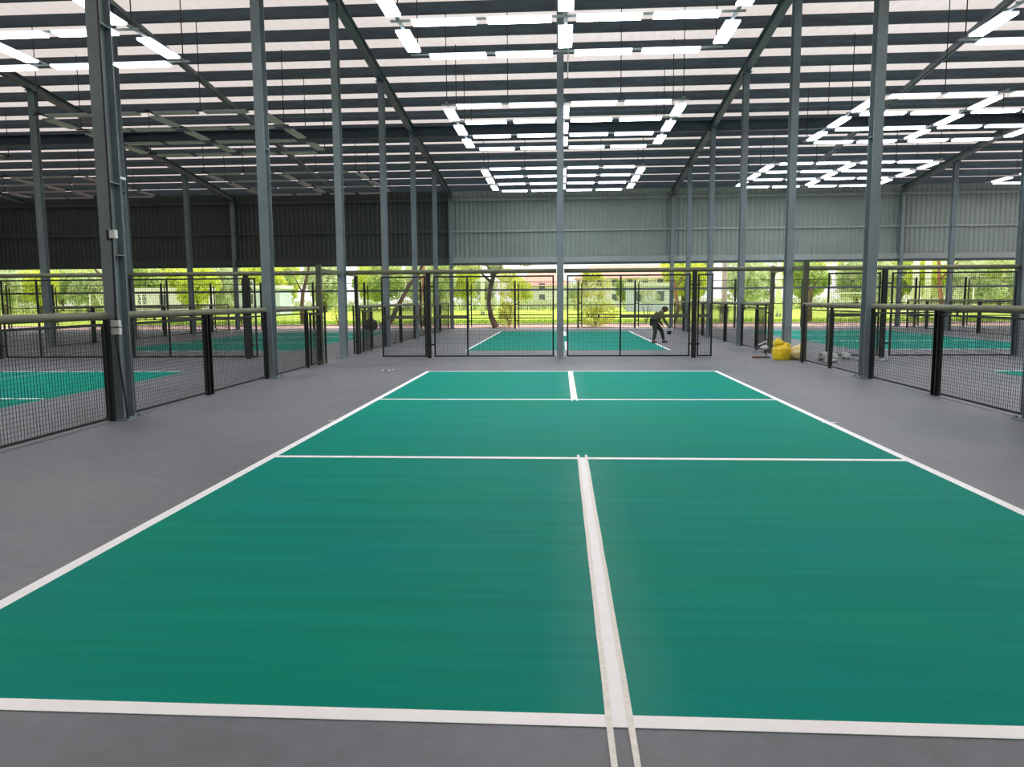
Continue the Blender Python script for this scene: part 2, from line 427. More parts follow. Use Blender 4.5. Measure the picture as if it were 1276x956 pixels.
def portal(x, y0, y1, label, m='post_olive', slim=(0,-.55), w=.055):
    """tall post pair with a short top beam running back to the column"""
    t = thing('gateway_frame', label, 'post frame', (x,y0,0), 0, 'tall post frames beside the side openings')
    d = 1 if y1 > y0 else -1; L = abs(y1-y0)
    MB().box(-w,w,-w,w,0,2.36 if m == 'post_olive' else 2.2).build('post', M[m], t)
    MB().bar((0,d*.06,2.22),(0,d*L,2.22),.08,.09).build('top_beam', M['rail'], t)
    sx, sy = slim
    MB().box(sx-.02,sx+.02,sy-.02,sy+.02,0,1.36).build('slim_post', M['black'], t)
    for z in (.35,1.1): MB().bar((0,0,z),(sx,sy,z),.024,.03).build('hinge_bar', M['black'], t)
    return t
portal(ROWS[1]-.02, 15.25, 16.98, 'tall olive post with short beam before the third left column', slim=(.02,.3))
portal(ROWS[2]+.10, 16.05, 16.98, 'tall olive post with short beam beside the yellow bags at the third right column', slim=(-.22,-.65))
portal(ROWS[1]-.02, 18.55, 17.25, 'tall dark post just beyond the third left column', 'black', (-.18,.3), .045)
portal(ROWS[2]+.02, 18.6, 17.25, 'tall dark post just beyond the third right column, behind the small roller tool', 'post_olive', (-.14,.05), .05)

def tall_fence(x0, segs, beam, label, posts, olive=()):
    """tall end fence across the court ends; segs = (a, c, [dividers], midtype)"""
    t = thing('tall_mesh_fence', label, 'fence', (x0,17.1,0), 0, 'tall mesh fences across the court ends')
    MB().tube([(beam[0]-x0,0,2.23),(beam[1]-x0,0,2.23)], .055, 12).build('top_beam', M['rail'], t, True)
    for a, c, dv, mid in segs:
        a -= x0; c -= x0; b = MB(); frame(b, 'x', .0, a, c, .03, 2.12, .04)
        for d in dv: b.box(d-x0-.02, d-x0+.02, -.02, .02, .07, 2.08)
        f = b.build('gate_leaf', M['black'], t)
        b = MB(); wires(b, 'x', 0, a+.04, c-.04, .07, 2.08, .0042); b.build('wire_mesh', M['wire'], f)
        for s0, s1, kind in mid:
            b = MB()
            if kind == 'thick': b.box(s0-x0, s1-x0, -.03, .03, 1.02, 1.11)
            else:
                b.box(s0-x0, s1-x0, -.02, .02, 1.02, 1.045); b.box(s0-x0, s1-x0, -.02, .02, 1.10, 1.125)
                q = (s0+s1)/2-x0; b.box(q-.14, q-.125, -.02, .02, 1.045, 1.1); b.box(q+.1, q+.14, -.025, .025, 1.045, 1.1)
            b.build('mid_rail', M['post_olive'] if kind == 'thick' else M['black'], f)
    for p in posts:
        b = MB(); chan(b, p-x0, 0, 0, 2.2, .11, .11, .02, s=1); b.build('post', M['black'], t)
        for z in (.35, 1.85): MB().box(p-x0-.1, p-x0+.15, -.035, -.01, z-.02, z+.02).build('hinge', M['black'], t)
    return t
tall_fence(-.32, [(-4.85,-3.68,[],[(-4.81,-3.72,'thick')]), (-3.48,-.36,[-2.6],[(-3.44,-2.62,'thick'),(-2.58,-.4,'thin')])],
           (-5.75,-.30), 'tall mesh fence with gates left of the centre column', [-3.61])
tall_fence(-.05, [(-.03,3.1,[1.34],[(.01,1.32,'thin'),(1.36,3.06,'thick')]), (3.28,3.66,[],[(3.32,3.62,'thick')])],
           (-.1,5.4), 'tall mesh fence with gates right of the centre column', [3.2])
tall_fence(-15.4, [(-16.6,-15.5,[],[(-16.56,-15.54,'thick')]), (-15.2,-11.88,[-14.2],[(-15.16,-14.22,'thin'),(-14.18,-11.92,'thin')])],
           (-17.3,-11.8), 'tall black mesh fence at the left picture edge across the left court end', [-15.36])
tall_fence(-11.6, [(-11.62,-8.52,[-10.6],[(-11.58,-10.62,'thin'),(-10.58,-8.56,'thick')]), (-8.38,-8.2,[],[])],
           (-11.6,-6.0), 'tall mesh fence across the left court end right of its middle column', [-8.45])
tall_fence(7.85, [(6.5,7.78,[],[(6.54,7.74,'thick')]), (8.05,11.05,[],[(8.09,11.01,'thin')])],
           (5.62,11.1), 'tall black mesh fence across the right court end, right of the yellow bags', [7.88])
tall_fence(11.3, [(11.35,14.4,[12.6],[(11.39,12.58,'thin')])], (11.3,16.7), 'tall black mesh fence across the right court end beyond its middle column', [14.5])

# back fence along the open side
bp = [-29.9,-27.3,-24.4,-21.3,-18.6,-15.9,-13.1,-10.37,-7.42,-4.95,-2.51,.74,3.63,6.17,8.65,11.97,15.0,17.5,19.87,22.8,25.8]
for k, (a, c) in enumerate(zip(bp[:-1], bp[1:])):
    t = thing('back_fence_panel', 'tall thin mesh fence panel along the open back side of the hall', 'fence panel', (a,36.75,0), 0, 'mesh fence panels along the open back side')
    L = c-a
    MB().box(-.035,.035,-.035,.035,0,2.48).build('post', M['black'], t)
    MB().box(.13,.16,-.02,.02,.1,2.3).box(.035,.13,-.015,.015,.4,.44).box(.035,.13,-.015,.015,1.25,1.29).box(.035,.13,-.015,.015,1.95,1.99).build('hinge_bar', M['black'], t)
    f = panel(t, 'x', 0, .16, L-.04, .03, 2.42, 'mesh_panel', .03)
    MB().box(.19,L-.07,-.015,.015,1.19,1.23).build('mid_rail', M['black'], f)
struct(MB().box(X0,X1,36.95,37.02,1.96,2.06).build('trim_1', M['steel']))

# ------------------------------------------------------------------ suspended light frames
def lamp_meshes(on):
    h = MB(); h.box(-.6,.6,-.14,.14,.012,.05)
    d = MB(); d.box(-.59,.59,-.13,.13,0,.012)
    return h.mesh('lamp_housing', M['lamp_shell' if on else 'lamp_body']), d.mesh('lamp_diffuser', M['lamp_on' if on else 'lamp_off'])
LM = {True: lamp_meshes(True), False: lamp_meshes(False)}
ZL = 6.65
def light_frame(cx, rows, on, label):
    t = thing('suspended_light_frame', label, 'ceiling light', (cx,rows[0],ZL), 0, 'suspended frames of ' + ('lit' if on else 'unlit') + ' panel lamps')
    H, Dm = LM[on]
    b = MB(); r0 = rows[0]
    for y in rows: b.box(-3.28,3.28,y-r0-.03,y-r0+.03,.05,.08)
    for x in (-3.14,0,3.14): b.box(x-.03,x+.03,-.15,rows[-1]-r0+.15,.08,.11)
    b.build('frame', M['lamp_body'] if on else M['black'], t)
    def lamp(x, y, rz):
        o = put('lamp_panel', H, t, (x,y,0)); o.rotation_euler = (0,0,rz)
        put('diffuser', Dm, o)
    for y in rows:
        for x in (-2.27,-.86,.80,2.21): lamp(x, y-r0, 0)
    for x in (-3.14,0.0,3.14):
        for a, c in zip(rows[:-1], rows[1:]): lamp(x, (a+c)/2-r0, math.pi/2)
    for y in rows:
        for x in (-3.14, 3.14):
            MB().tube([(x,y-r0,.1),(x,y-r0,R(y)+.27-ZL)], .012, 6).build('hanger_rod', M['cable'], t)
    for s in (-1.5,1.5):
        MB().tube([(s,0,.06),(s,0,R(r0)+.27-ZL)], .012, 6).build('hanger_rod', M['cable'], t)
    return t
G0, G1, G2 = [8.2,10.2,12.2,14.2], [18.4,20.3,22.25,24.25], [28.3,30.25,32.3,34.5]
GM = [-2.6,-.6,1.4,3.4]
light_frame(-.1, G0, True, 'nearest lit lamp frame hanging above the near court')
light_frame(-.1, G1, True, 'second lit lamp frame over the centre, behind the centre column top')
light_frame(-.1, G2, True, 'farthest lit lamp frame over the centre court, near the back wall')
light_frame(-11.55, G0, True, 'lit lamp frame at the top left corner above the left court')
light_frame(-11.55, G1, False, 'unlit grey lamp frame over the left court, behind the top left lit frame')
light_frame(-11.55, G2, False, 'unlit grey lamp frame far over the left court near the dark back wall')
light_frame(11.2, G0, True, 'lit lamp frame at the top right corner above the right court')
light_frame(11.2, G1, True, 'second lit lamp frame over the right court')
light_frame(11.2, G2, True, 'farthest lit lamp frame over the right court, near the back wall')
light_frame(-23.1, G2, False, 'unlit grey lamp frame at the far left edge near the back wall')
light_frame(-23.1, G1, False, 'unlit grey lamp frame at far left edge, nearer than the one by the back wall')
light_frame(22.6, G2, True, 'small looking lit lamp frame at far right edge near the back wall')

# ------------------------------------------------------------------ fittings on columns
t = thing('switch_box', 'pair of white switch boxes low on the nearest left column', 'electrical box', (ROWS[1]+.07,6.9-.15,1.1))
MB().box(-.055,.055,-.03,.025,0,.08).build('box_cover', M['white_box'], t); MB().box(-.055,.055,-.03,.025,.10,.18).build('box_cover', M['white_box'], t)
MB().box(-.02,.02,0,.025,-.02,.2).build('back_plate', M['black'], t)
t = thing('junction_box', 'white junction box with black backing higher on the nearest left column', 'electrical box', (ROWS[1]+.10,6.9-.15,2.3))
MB().box(-.01,.06,-.06,.01,0,.10).build('box_cover', M['white_box'], t); MB().box(-.06,-.01,-.04,.025,-.02,.10).build('bracket', M['black'], t)
o = MB().tube([(ROWS[1]+.10,6.74,6.5),(ROWS[1]+.10,6.74,2.4),(ROWS[1]+.08,6.74,1.3)], .012, 6).tube([(ROWS[1]+.06,6.74,1.08),(ROWS[1]+.12,6.73,.5),(ROWS[1]+.17,6.72,.03)], .012, 6).build('power_cable', M['cable'])
tag(o, 'black cable running down the nearest left column through the white boxes', 'cable')
t = thing('security_camera', 'white security camera on the middle column of the left court', 'camera', (-11.78,16.9,4.75))
MB().tube([(0,0.05,0),(0,-.06,0),(0,-.14,-.01)], [.08,.09,.10], 12).build('camera_body', M['white_box'], t, True)
MB().tube([(0,-.14,-.01),(0,-.155,-.01)], .06, 12).build('lens', M['black'], t)
MB().bar((.02,0,.02),(.30,.1,-.06),.05,.06).build('bracket', M['white_box'], t)
t = thing('conduit_pipe', 'thin pale conduit hanging beside the centre column top', 'pipe', (-.02,16.9,0))
MB().tube([(0,0,6.9),(.015,0,7.6),(-.01,0,8.3),(0,0,8.9)], .014, 8).build('pipe', M['white_box'], t); MB().box(-.04,.02,-.03,.03,6.84,6.92).build('clamp', M['rafter'], t)

# ------------------------------------------------------------------ loose things on the floor
def bagmat(n, c, c2=None):
    m = mat(n, c, .35, 0, .1, 9, col2=c2, bump=.6, bscale=14.)
    return m
M['yellow'] = bagmat('yellow_plastic', (.92,.66,.02)); M['yellow2'] = bagmat('pale_yellow_plastic', (.80,.62,.08), (.75,.68,.50))
M['wplastic'] = bagmat('white_plastic_film', (.62,.66,.64), (.40,.44,.43))
t = thing('plastic_bag', 'bright yellow full plastic bag standing at the third right column', 'bag', (5.20,16.35,0))
b = MB()
n = 28
for i in range(13):
    z = .36*i/12
    for k in range(n):
        a = 2*math.pi*k/n
        rr = (.19 + .03*math.sin(i/12*3.0) - .05*max(0,(i-9)/3)) * (1+.07*math.sin(a*7+z*6)+.05*math.sin(a*3+1))
        b.v.append((rr*math.cos(a), rr*.85*math.sin(a), z))
for i in range(12):
    for k in range(n):
        q = i*n+k; r = i*n+(k+1) % n; b.f.append((q,r,r+n,q+n)); b.mi.append(0)
b.f.append(tuple(reversed(range(n)))); b.mi.append(0); b.f.append(tuple(12*n+k for k in range(n))); b.mi.append(0)
b.build('bag_body', M['yellow'], t, True)
MB().blob((-.08,0,.40),(.12,.11,.10),.35,3.,2.).build('bag_neck', M['yellow'], t, True)
MB().blob((.08,.02,.34),(.12,.11,.08),.3,3.5,5.).build('bag_fold', M['yellow'], t, True)
t = thing('plastic_bag', 'pale printed yellow bag slumped between the bright yellow bag and the tall post', 'bag', (5.58,16.35,0))
MB().blob((0,0,.15),(.20,.15,.17),.25,3.,7.,24).build('bag_body', M['yellow2'], t, True)
MB().blob((.08,0,.32),(.07,.06,.06),.3,3.,9.).build('bag_neck', M['yellow2'], t, True)
M['brownwood'] = mat('brown_board', (.14,.065,.035), .7, 0, .3, 6, (1,8,8)); M['darkwood'] = mat('dark_board', (.05,.035,.03), .7, 0, .2, 6)
t = thing('roller_tool', 'small white roller tool with handle standing on a brown board beyond the court', 'tool', (4.88,16.9,0))
MB().box(-.24,.0,-.05,.05,0,.04).build('brown_board', M['brownwood'], t); MB().box(.0,.18,-.05,.05,0,.035).build('dark_board', M['darkwood'], t)
MB().tube([(.1,0,.03),(.09,0,.22)], .015, 8).build('upright', M['black'], t)
b = MB(); b.tube([(-.02,0,.29),(.0,0,.25),(.04,.0,.22)], .045, 14); b.blob((.07,0,.26),(.07,.06,.065),.15,3,3.); b.build('roller', M['wplastic'], t, True)
MB().tube([(-.11,0,.33),(-.04,0,.36),(.10,0,.43)], .012, 8).build('handle', M['white_box'], t)
def scrap(x, y, sx, sy, sz, seed, label, grp, m='wplastic'):
    o = MB().blob((0,0,sz*.7),(sx,sy,sz),.55,2.6,seed,20,0.).build('crumpled_plastic', M[m], None, True, (x,y,0))
    tag(o, label, 'plastic sheet', grp)
g = 'crumpled white plastic behind the right low fence'
scrap(6.22,16.1,.20,.16,.12,1.,'large crumpled white plastic heap behind the low fence right of the tall post',g)
scrap(6.05,15.5,.16,.12,.05,2.,'flat crumpled white plastic at the foot of the right low fence, nearest the camera',g)
scrap(6.75,16.4,.10,.09,.10,3.,'small upright white plastic lump right of the large crumpled heap',g)
scrap(7.0,15.9,.16,.10,.05,4.,'low white plastic strip on the floor right of the crumpled heap',g)
scrap(7.45,15.9,.10,.05,.025,5.,'rightmost small white plastic scrap on the floor behind the right low fence',g)
for x, y, rz, lab in ((-3.92,13.45,.2,'small cream scrap of tape on the grey floor by the far left court corner'),(-3.78,13.72,1.0,'tiny cream scrap of tape behind the first scrap near the far left court corner')):
    b = MB(); b.add([(-.08,-.02,.004),(.0,-.03,.03),(.09,-.015,.006),(.08,.02,.02),(0,.02,.004),(-.09,.02,.025)], [(0,1,4,5),(1,2,3,4)])
    o = b.build('tape_scrap', M['tape'], None, False, (x,y,0)); o.rotation_euler = (0,0,rz); tag(o, lab, 'tape scrap')
# dark covered bundle and grey box by the back fence at left
M['tarp'] = mat('dark_tarp', (.05,.06,.055), .7, 0, .3, 5, bump=.5, bscale=8); M['greybox'] = mat('grey_carton', (.33,.34,.36), .7, 0, .15, 4)
t = thing('covered_bundle', 'dark rounded covered bundle with a thin upright pole by the left back fence', 'bundle', (-9.85,35.9,0))
MB().blob((0,0,.27),(.34,.25,.27),.25,2.2,4.,24).build('cover', M['tarp'], t, True)
MB().tube([(.02,0,.5),(.02,0,1.15)], .03, 8).build('pole', M['post_olive'], t)
t = thing('storage_box', 'low grey box beside the dark covered bundle at the left back fence', 'box', (-9.15,35.9,0))
MB().box(-.25,.25,-.2,.2,0,.33).build('box_body', M['greybox'], t); MB().box(-.27,.27,-.22,.22,.33,.37).build('lid', M['greybox'], t)

# ------------------------------------------------------------------ person
M['jacket'] = mat('olive_jacket', (.085,.09,.03), .8, 0, .2, 12); M['trousers'] = mat('dark_trousers', (.022,.028,.026), .8, 0, .2, 12)
M['skin'] = mat('skin', (.20,.10,.06), .55, 0, .08, 10); M['hair'] = mat('dark_hair', (.01,.009,.008), .6, 0, .2, 30); M['shoe'] = mat('brown_shoe', (.09,.04,.025), .6, 0, .2, 10)
def skin_obj(name, verts, edges, radii, m, parent, sub=2, root=0):
    me = D.meshes.new(name); me.from_pydata(verts, edges, []); me.materials.append(m)
    o = put(name, me, parent)
    sk = o.modifiers.new('s', 'SKIN'); sk.use_smooth_shade = True
    lay = me.skin_vertices[0] if me.skin_vertices else None
    if lay is None:
        bpy.context.view_layer.objects.active = o
        lay = me.attributes and None
    for i, r in enumerate(radii):
        d = me.skin_vertices[0].data[i]; d.radius = (r, r) if not isinstance(r, tuple) else r
        d.use_root = (i == root)
    sb = o.modifiers.new('u', 'SUBSURF'); sb.levels = sub; sb.render_levels = sub
    return o
P = thing('person', 'person in olive jacket and dark trousers bending over beside the centre far court', 'person', (3.15,23.62,0))
J = {'pelvis':(-.17,0,.74),'waist':(-.10,0,.86),'chest':(.05,0,1.02),'neck':(.15,0,1.09),'head':(.21,-.0,1.12),'top':(.25,0,1.19),'chin':(.27,0,1.07),
 'hipL':(-.18,-.10,.72),'kneeL':(-.13,-.17,.40),'ankL':(-.20,-.20,.08),'toeL':(-.10,-.215,.035),
 'hipR':(-.15,.10,.72),'kneeR':(.12,.17,.42),'ankR':(.20,.22,.08),'toeR':(.30,.225,.035),
 'shL':(.08,-.17,1.03),'elL':(.15,-.22,.79),'wrL':(.29,-.18,.58),'hdL':(.32,-.175,.52),
 'shR':(.08,.17,1.03),'elR':(.02,.25,.80),'wrR':(.13,.20,.62),'hdR':(.17,.19,.58)}
def chain(names_r, edges):
    names = [n for n, r in names_r]; idx = {n:i for i, n in enumerate(names)}
    return [J[n] for n in names], [(idx[a], idx[c]) for a, c in edges], [r for n, r in names_r]
have_skin = hasattr(D.meshes.new('tmp'), 'skin_vertices')
nr = [('pelvis',.12),('waist',.115),('chest',.125),('neck',.05),('head',.085),('top',.07),('chin',.05),('hipL',.085),('kneeL',.055),('ankL',.035),('toeL',.028),
 ('hipR',.085),('kneeR',.055),('ankR',.035),('toeR',.028),('shL',.055),('elL',.04),('wrL',.026),('hdL',.028),('shR',.055),('elR',.04),('wrR',.026),('hdR',.028)]
ed = [('pelvis','waist'),('waist','chest'),('chest','neck'),('neck','head'),('head','top'),('head','chin'),('pelvis','hipL'),('hipL','kneeL'),('kneeL','ankL'),('ankL','toeL'),
 ('pelvis','hipR'),('hipR','kneeR'),('kneeR','ankR'),('ankR','toeR'),('chest','shL'),('shL','elL'),('elL','wrL'),('wrL','hdL'),('chest','shR'),('shR','elR'),('elR','wrR'),('wrR','hdR')]
def fingers(b, c, d, side):
    c = Vector(c); d = Vector(d).normalized()
    q = d.cross(Vector((0,1,0))).normalized(); s = Vector((0,1,0))
    for k, L in enumerate((.062,.072,.068,.054)):
        p = c + s*(.021-.014*k)
        b.tube([p, p+d*L*.45+q*.004, p+d*L*.8-q*.016, p+d*L*.75-q*.036], [.0085,.008,.0075,.006], 6)
    p = c - d*.02
    b.tube([p, p+d*.03+s*side*.03, p+d*.05+s*side*.034-q*.02], [.010,.009,.007], 6)
def make_person():
    v, e, r = chain(nr, ed); body = skin_obj('body', v, e, r, M['skin'], P)
    b = MB(); fingers(b, J['hdL'], (.3,0,-1), 1); fingers(b, J['hdR'], (.4,0,-.8), -1); b.build('fingers', M['skin'], body, True)
    # face
    b = MB(); h = Vector(J['head'])
    b.blob(h+Vector((.085,0,-.02)),(.018,.012,.018),.05,2,1,10,-9)     # nose
    b.blob(h+Vector((.0,-.085,.0)),(.02,.01,.028),.05,2,1,10,-9); b.blob(h+Vector((.0,.085,.0)),(.02,.01,.028),.05,2,1,10,-9)
    b.build('nose_and_ears', M['skin'], body, True)
    b = MB()
    for s in (-1,1): b.blob(h+Vector((.078,s*.032,.012)),(.008,.012,.006),.02,2,1,8,-9)
    b.blob(h+Vector((.075,0,-.06)),(.006,.024,.005),.02,2,1,8,-9)
    b.build('eyes_and_mouth', M['hair'], body, True)
    MB().blob(h+Vector((-.012,0,.045)),(.108,.098,.085),.06,4,2,20,-9).build('hair', M['hair'], body, True)
    jn = [('waist',.165),('chest',.17),('neck',.065),('shL',.072),('elL',.055),('wrL',.038),('shR',.072),('elR',.055),('wrR',.038),('pelvis',.155)]
    v, e, r = chain(jn, [('pelvis','waist'),('waist','chest'),('chest','neck'),('chest','shL'),('shL','elL'),('elL','wrL'),('chest','shR'),('shR','elR'),('elR','wrR')])
    skin_obj('jacket', v, e, r, M['jacket'], body)
    tn = [('pelvis',.135),('hipL',.105),('kneeL',.075),('ankL',.055),('hipR',.105),('kneeR',.075),('ankR',.055)]
    v, e, r = chain(tn, [('pelvis','hipL'),('hipL','kneeL'),('kneeL','ankL'),('pelvis','hipR'),('hipR','kneeR'),('kneeR','ankR')])
    skin_obj('trousers', v, e, r, M['trousers'], body)
    for s in ('L','R'):
        a = Vector(J['ank'+s]); tt = Vector(J['toe'+s])
        b = MB(); b.tube([a+Vector((-.06,0,-.045)), a+Vector((0,0,-.035)), (a+tt)/2+Vector((0,0,-.018)), tt+Vector((.03,0,-.005))], [.03,.042,.04,.025], 12)
        o = b.build('shoe', M['shoe'], body, True)
    return body
PERSON = make_person()
t = thing('paint_pail', 'small dark pail with white rim hanging from the bending person\'s hand', 'pail', (3.15+.33,23.62-.175,.30))
MB().lathe([(.065,0),(.085,.14),(.088,.14)], n=20).build('pail_body', M['black'], t, True)
MB().lathe([(.088,.13),(.092,.135),(.092,.16),(.08,.16),(.08,.13)], n=20).build('rim', M['white_box'], t)
MB().tube([(-.085,0,.15),(-.07,0,.21),(-.02,0,.235),(.04,0,.22),(.085,0,.15)], .004, 6).build('handle', M['cable'], t)

# ------------------------------------------------------------------ outdoors
M['grass'] = mat('sunlit_grass', (.30,.46,.03), .9, 0, .2, .4, col2=(.50,.60,.06), bump=.4, bscale=30)
M['paving'] = mat('pink_paving', (.52,.34,.295), .85, 0, .15, 2, bump=.2)
M['kerb'] = mat('kerb_stone', (.5,.47,.43), .8, 0, .1, 3)
struct(MB().box(-80,80,37.9,43.5,-.14,-.02).build('ground_path', M['paving']))
struct(MB().box(-80,80,43.5,43.75,-.14,.06).build('trim_2', M['kerb']))
lawn = struct(MB().box(-220,220,43.75,240,-.14,-.01).build('ground_lawn', M['grass']))
struct(MB().box(-260,260,-120,-13.2,-.2,-.02).box(-260,X0,-13.2,37.9,-.2,-.02).box(X1,260,-13.2,37.9,-.2,-.02).build('ground_yard', M['paving']))
def tuftmesh(n, x, y, z, hmax):
    b = MB()
    for i in range(n):
        px, py = random.uniform(-x,x), random.uniform(-y,y); h = random.uniform(.4,1)*hmax; a = random.uniform(0,3.14); w = .02
        dx, dy = math.cos(a)*w, math.sin(a)*w; lx, ly = random.uniform(-.05,.05), random.uniform(-.05,.05)
        b.add([(px-dx,py-dy,z),(px+dx,py+dy,z),(px+lx,py+ly,z+h)], [(0,1,2)])
    return b
M['blade'] = mat('grass_blade', (.34,.50,.05), .7, 0, .3, 3)
o = tuftmesh(16000, 30, 4.0, 0, .22).build('tall_grass', M['blade'], None, False, (0,47.8,-.01)); tag(o, 'bright yellow green grass growing beyond the paving', 'grass', None, 'stuff')

def leafmat(n, c, c2, tr=.35):
    m = mat(n, c, .6, 0, 0, 1.2, col2=c2); nt = m.node_tree; b = nt.nodes['Principled BSDF']; out = nt.nodes['Material Output']
    tl = nt.nodes.new('ShaderNodeBsdfTranslucent'); tl.inputs[0].default_value = (c2[0]*1.2,c2[1]*1.2,c2[2],1)
    mx = nt.nodes.new('ShaderNodeMixShader'); mx.inputs[0].default_value = tr
    nt.links.new(b.outputs[0], mx.inputs[1]); nt.links.new(tl.outputs[0], mx.inputs[2]); nt.links.new(mx.outputs[0], out.inputs[0])
    return m
M['leaf_y'] = leafmat('yellow_green_leaf', (.40,.50,.05), (.68,.72,.16)); M['leaf_g'] = leafmat('green_leaf', (.22,.33,.08), (.46,.56,.22)); M['leaf_d'] = leafmat('deep_green_leaf', (.10,.17,.06), (.24,.34,.14))
M['leaf_far'] = leafmat('hazy_green_leaf', (.36,.45,.26), (.62,.68,.48))  # outdoor haze put into the colour as paler leaves
M['bark'] = mat('grey_brown_bark', (.16,.12,.085), .9, 0, .3, 6, (1,1,.3), bump=.5); M['bark_red'] = mat('reddish_bark', (.40,.20,.13), .9, 0, .3, 6, (1,1,.3), bump=.5); M['bark_pale'] = mat('pale_bark', (.50,.47,.42), .9, 0, .2, 6, (1,1,.3), bump=.4)
def leaves(clumps, per, size, seed, name='leaves_mesh', m='leaf_g', droop=0):
    rnd = random.Random(seed); b = MB()
    for cx, cy, cz, rx, ry, rz in clumps:
        for i in range(per):
            while True:
                d = Vector((rnd.uniform(-1,1), rnd.uniform(-1,1), rnd.uniform(-1,1)))
                if .15 < d.length < 1: break
            d = d.normalized()*(.45+.55*d.length)
            p = Vector((cx+d.x*rx, cy+d.y*ry, cz+d.z*rz))
            n = Vector((rnd.gauss(0,1), rnd.gauss(0,1), rnd.gauss(0,1)+.6)).normalized()
            u = n.orthogonal().normalized(); u.rotate(Matrix.Rotation(rnd.uniform(0,6.28), 3, n)); w = n.cross(u)
            s = size*rnd.uniform(.6,1.25)
            b.add([p-u*s*.5, p+w*s*.26, p+u*s*.5, p-w*s*.26], [(0,1,2,3)])
    return b.mesh(name, M[m])
def tree(loc, label, trunk, rad, branches, clumps, per, size, m, bark='bark', seed=1, group=None, name='tree'):
    t = thing(name, label, 'tree', loc, 0, group)
    b = MB(); b.tube(trunk, rad, 9)
    for br in branches: b.tube(br, [rad[-1]*.9]+[rad[-1]*.5]*(len(br)-2)+[rad[-1]*.22], 7)
    if trunk: b.build('trunk', M[bark], t, True)
    put('foliage', leaves(clumps, per, size, seed, 'foliage', m), t)
    return t
def ring(n, r, z, rr, rz, seed, zv=.5):
    rnd = random.Random(seed); out = []
    for i in range(n):
        a = 2*math.pi*i/n+rnd.uniform(-.3,.3); q = r*rnd.uniform(.5,1)
        out.append((q*math.cos(a), q*math.sin(a), z+rnd.uniform(-zv,zv), rr*rnd.uniform(.8,1.2), rr*rnd.uniform(.8,1.2), rz*rnd.uniform(.8,1.2)))
    return out
# near trees, each with its own trunk
tree((-10.75,43.9,0), 'tree with a trunk leaning right behind the fourth left column', [(0,0,0),(.5,0,1.),(1.3,0,2.4),(1.9,0,3.1),(2.3,0,4.)], [.17,.14,.13,.11,.08],
     [[(1.3,0,2.4),(2.6,0,3.2),(3.8,.2,3.5)],[(1.9,0,3.1),(1.2,.3,4.),(.6,.3,5)],[(2.3,0,4.),(3.4,0,4.6),(4.4,-.3,4.6)]],
     [(3.4,0,3.75,1.,.9,.4),(4.5,.2,3.8,.8,.8,.45),(1.6,0,4.9,1.6,1.4,.9),(3.6,0,5.,1.5,1.3,.8),(2.2,.4,4.1,.8,.7,.35)], 420, .17, 'leaf_g', 'bark', 3)
tree((-9.35,46.6,0), 'slim reddish trunked tree just right of the leaning tree', [(0,0,0),(.08,0,1.2),(.3,0,2.6),(.4,0,4.2)], [.11,.1,.085,.06],
     [[(.3,0,2.6),(1.,0,3.6),(1.5,0,4.4)]], [(.6,0,4.9,1.3,1.2,.8),(1.5,0,4.3,.8,.8,.5),(-.4,0,4.3,.8,.8,.5)], 350, .16, 'leaf_y', 'bark_red', 4)
tree((-3.95,38.9,0), 'curved trunk tree standing at the fence between two centre gate leaves', [(.25,0,0),(-.02,0,.6),(-.14,0,1.4),(-.05,0,2.1),(.12,0,2.7),(.0,0,3.1)], [.19,.15,.13,.12,.12,.09],
     [[(.12,0,2.7),(.5,0,3.3),(.9,0,3.9)],[(.0,0,3.1),(-.3,0,3.5),(-.9,0,4.)],[(-.05,0,2.5),(-.6,.2,3.),(-1.3,.2,3.25)]],
     [(.6,0,3.9,1.,.9,.5),(-1.,.1,3.45,.8,.7,.33),(-.2,0,4.6,1.6,1.4,.7),(1.9,.2,3.55,.5,.5,.25),(.25,0,3.25,.45,.45,.2)], 380, .13, 'leaf_g', 'bark', 5)
tree((7.0,45.2,0), 'slender reddish trunked tree between the fourth and fifth right columns', [(-.1,0,0),(.1,0,.9),(-.1,0,2.),(-.35,0,3.2),(-.45,0,4.4)], [.12,.1,.09,.08,.05],
     [[(-.1,0,2.),(.5,0,3.2),(1.,0,4.2)]], [(-.4,0,4.5,1.4,1.2,.8),(.9,0,4.3,1.,.9,.6)], 380, .16, 'leaf_y', 'bark_red', 6)
tree((9.75,44.6,0), 'pale straight palm like trunk with shaggy grey base right of the fourth right column', [(0,0,0),(0,0,.5),(.02,0,1.2),(0,0,2.4),(0,0,4.8)], [.30,.27,.17,.16,.14],
     [], [(0,0,5.2,1.6,1.6,.8),(0,0,.75,.26,.26,.7)], 500, .2, 'leaf_d', 'bark_pale', 7)
tree((15.2,45.6,0), 'crooked thin dark trunk tree behind the right fence opening', [(0,0,0),(-.02,0,1.1),(.02,0,1.8),(-.22,0,2.3),(-.35,0,3.0),(-.5,0,4.)], [.14,.13,.13,.11,.08,.05],
     [[(.02,0,1.8),(.5,0,2.8),(1.,0,3.8)]], [(-.5,0,4.3,1.3,1.2,.6),(1.,0,4.,1.1,1.,.6)], 380, .16, 'leaf_y', 'bark', 8)
tree((-16.4,44.6,0), 'slightly leaning dark trunk tree left of the third left column', [(0,0,0),(-.05,0,1.1),(.05,0,2.),(.4,0,3.2),(.7,0,4.6)], [.16,.13,.11,.09,.06],
     [[(.05,0,2.),(-.4,0,2.9),(-1.,0,3.8)]], [(.6,0,4.5,1.6,1.4,.9),(-1.1,0,3.95,.9,.8,.45)], 420, .16, 'leaf_y', 'bark', 9)
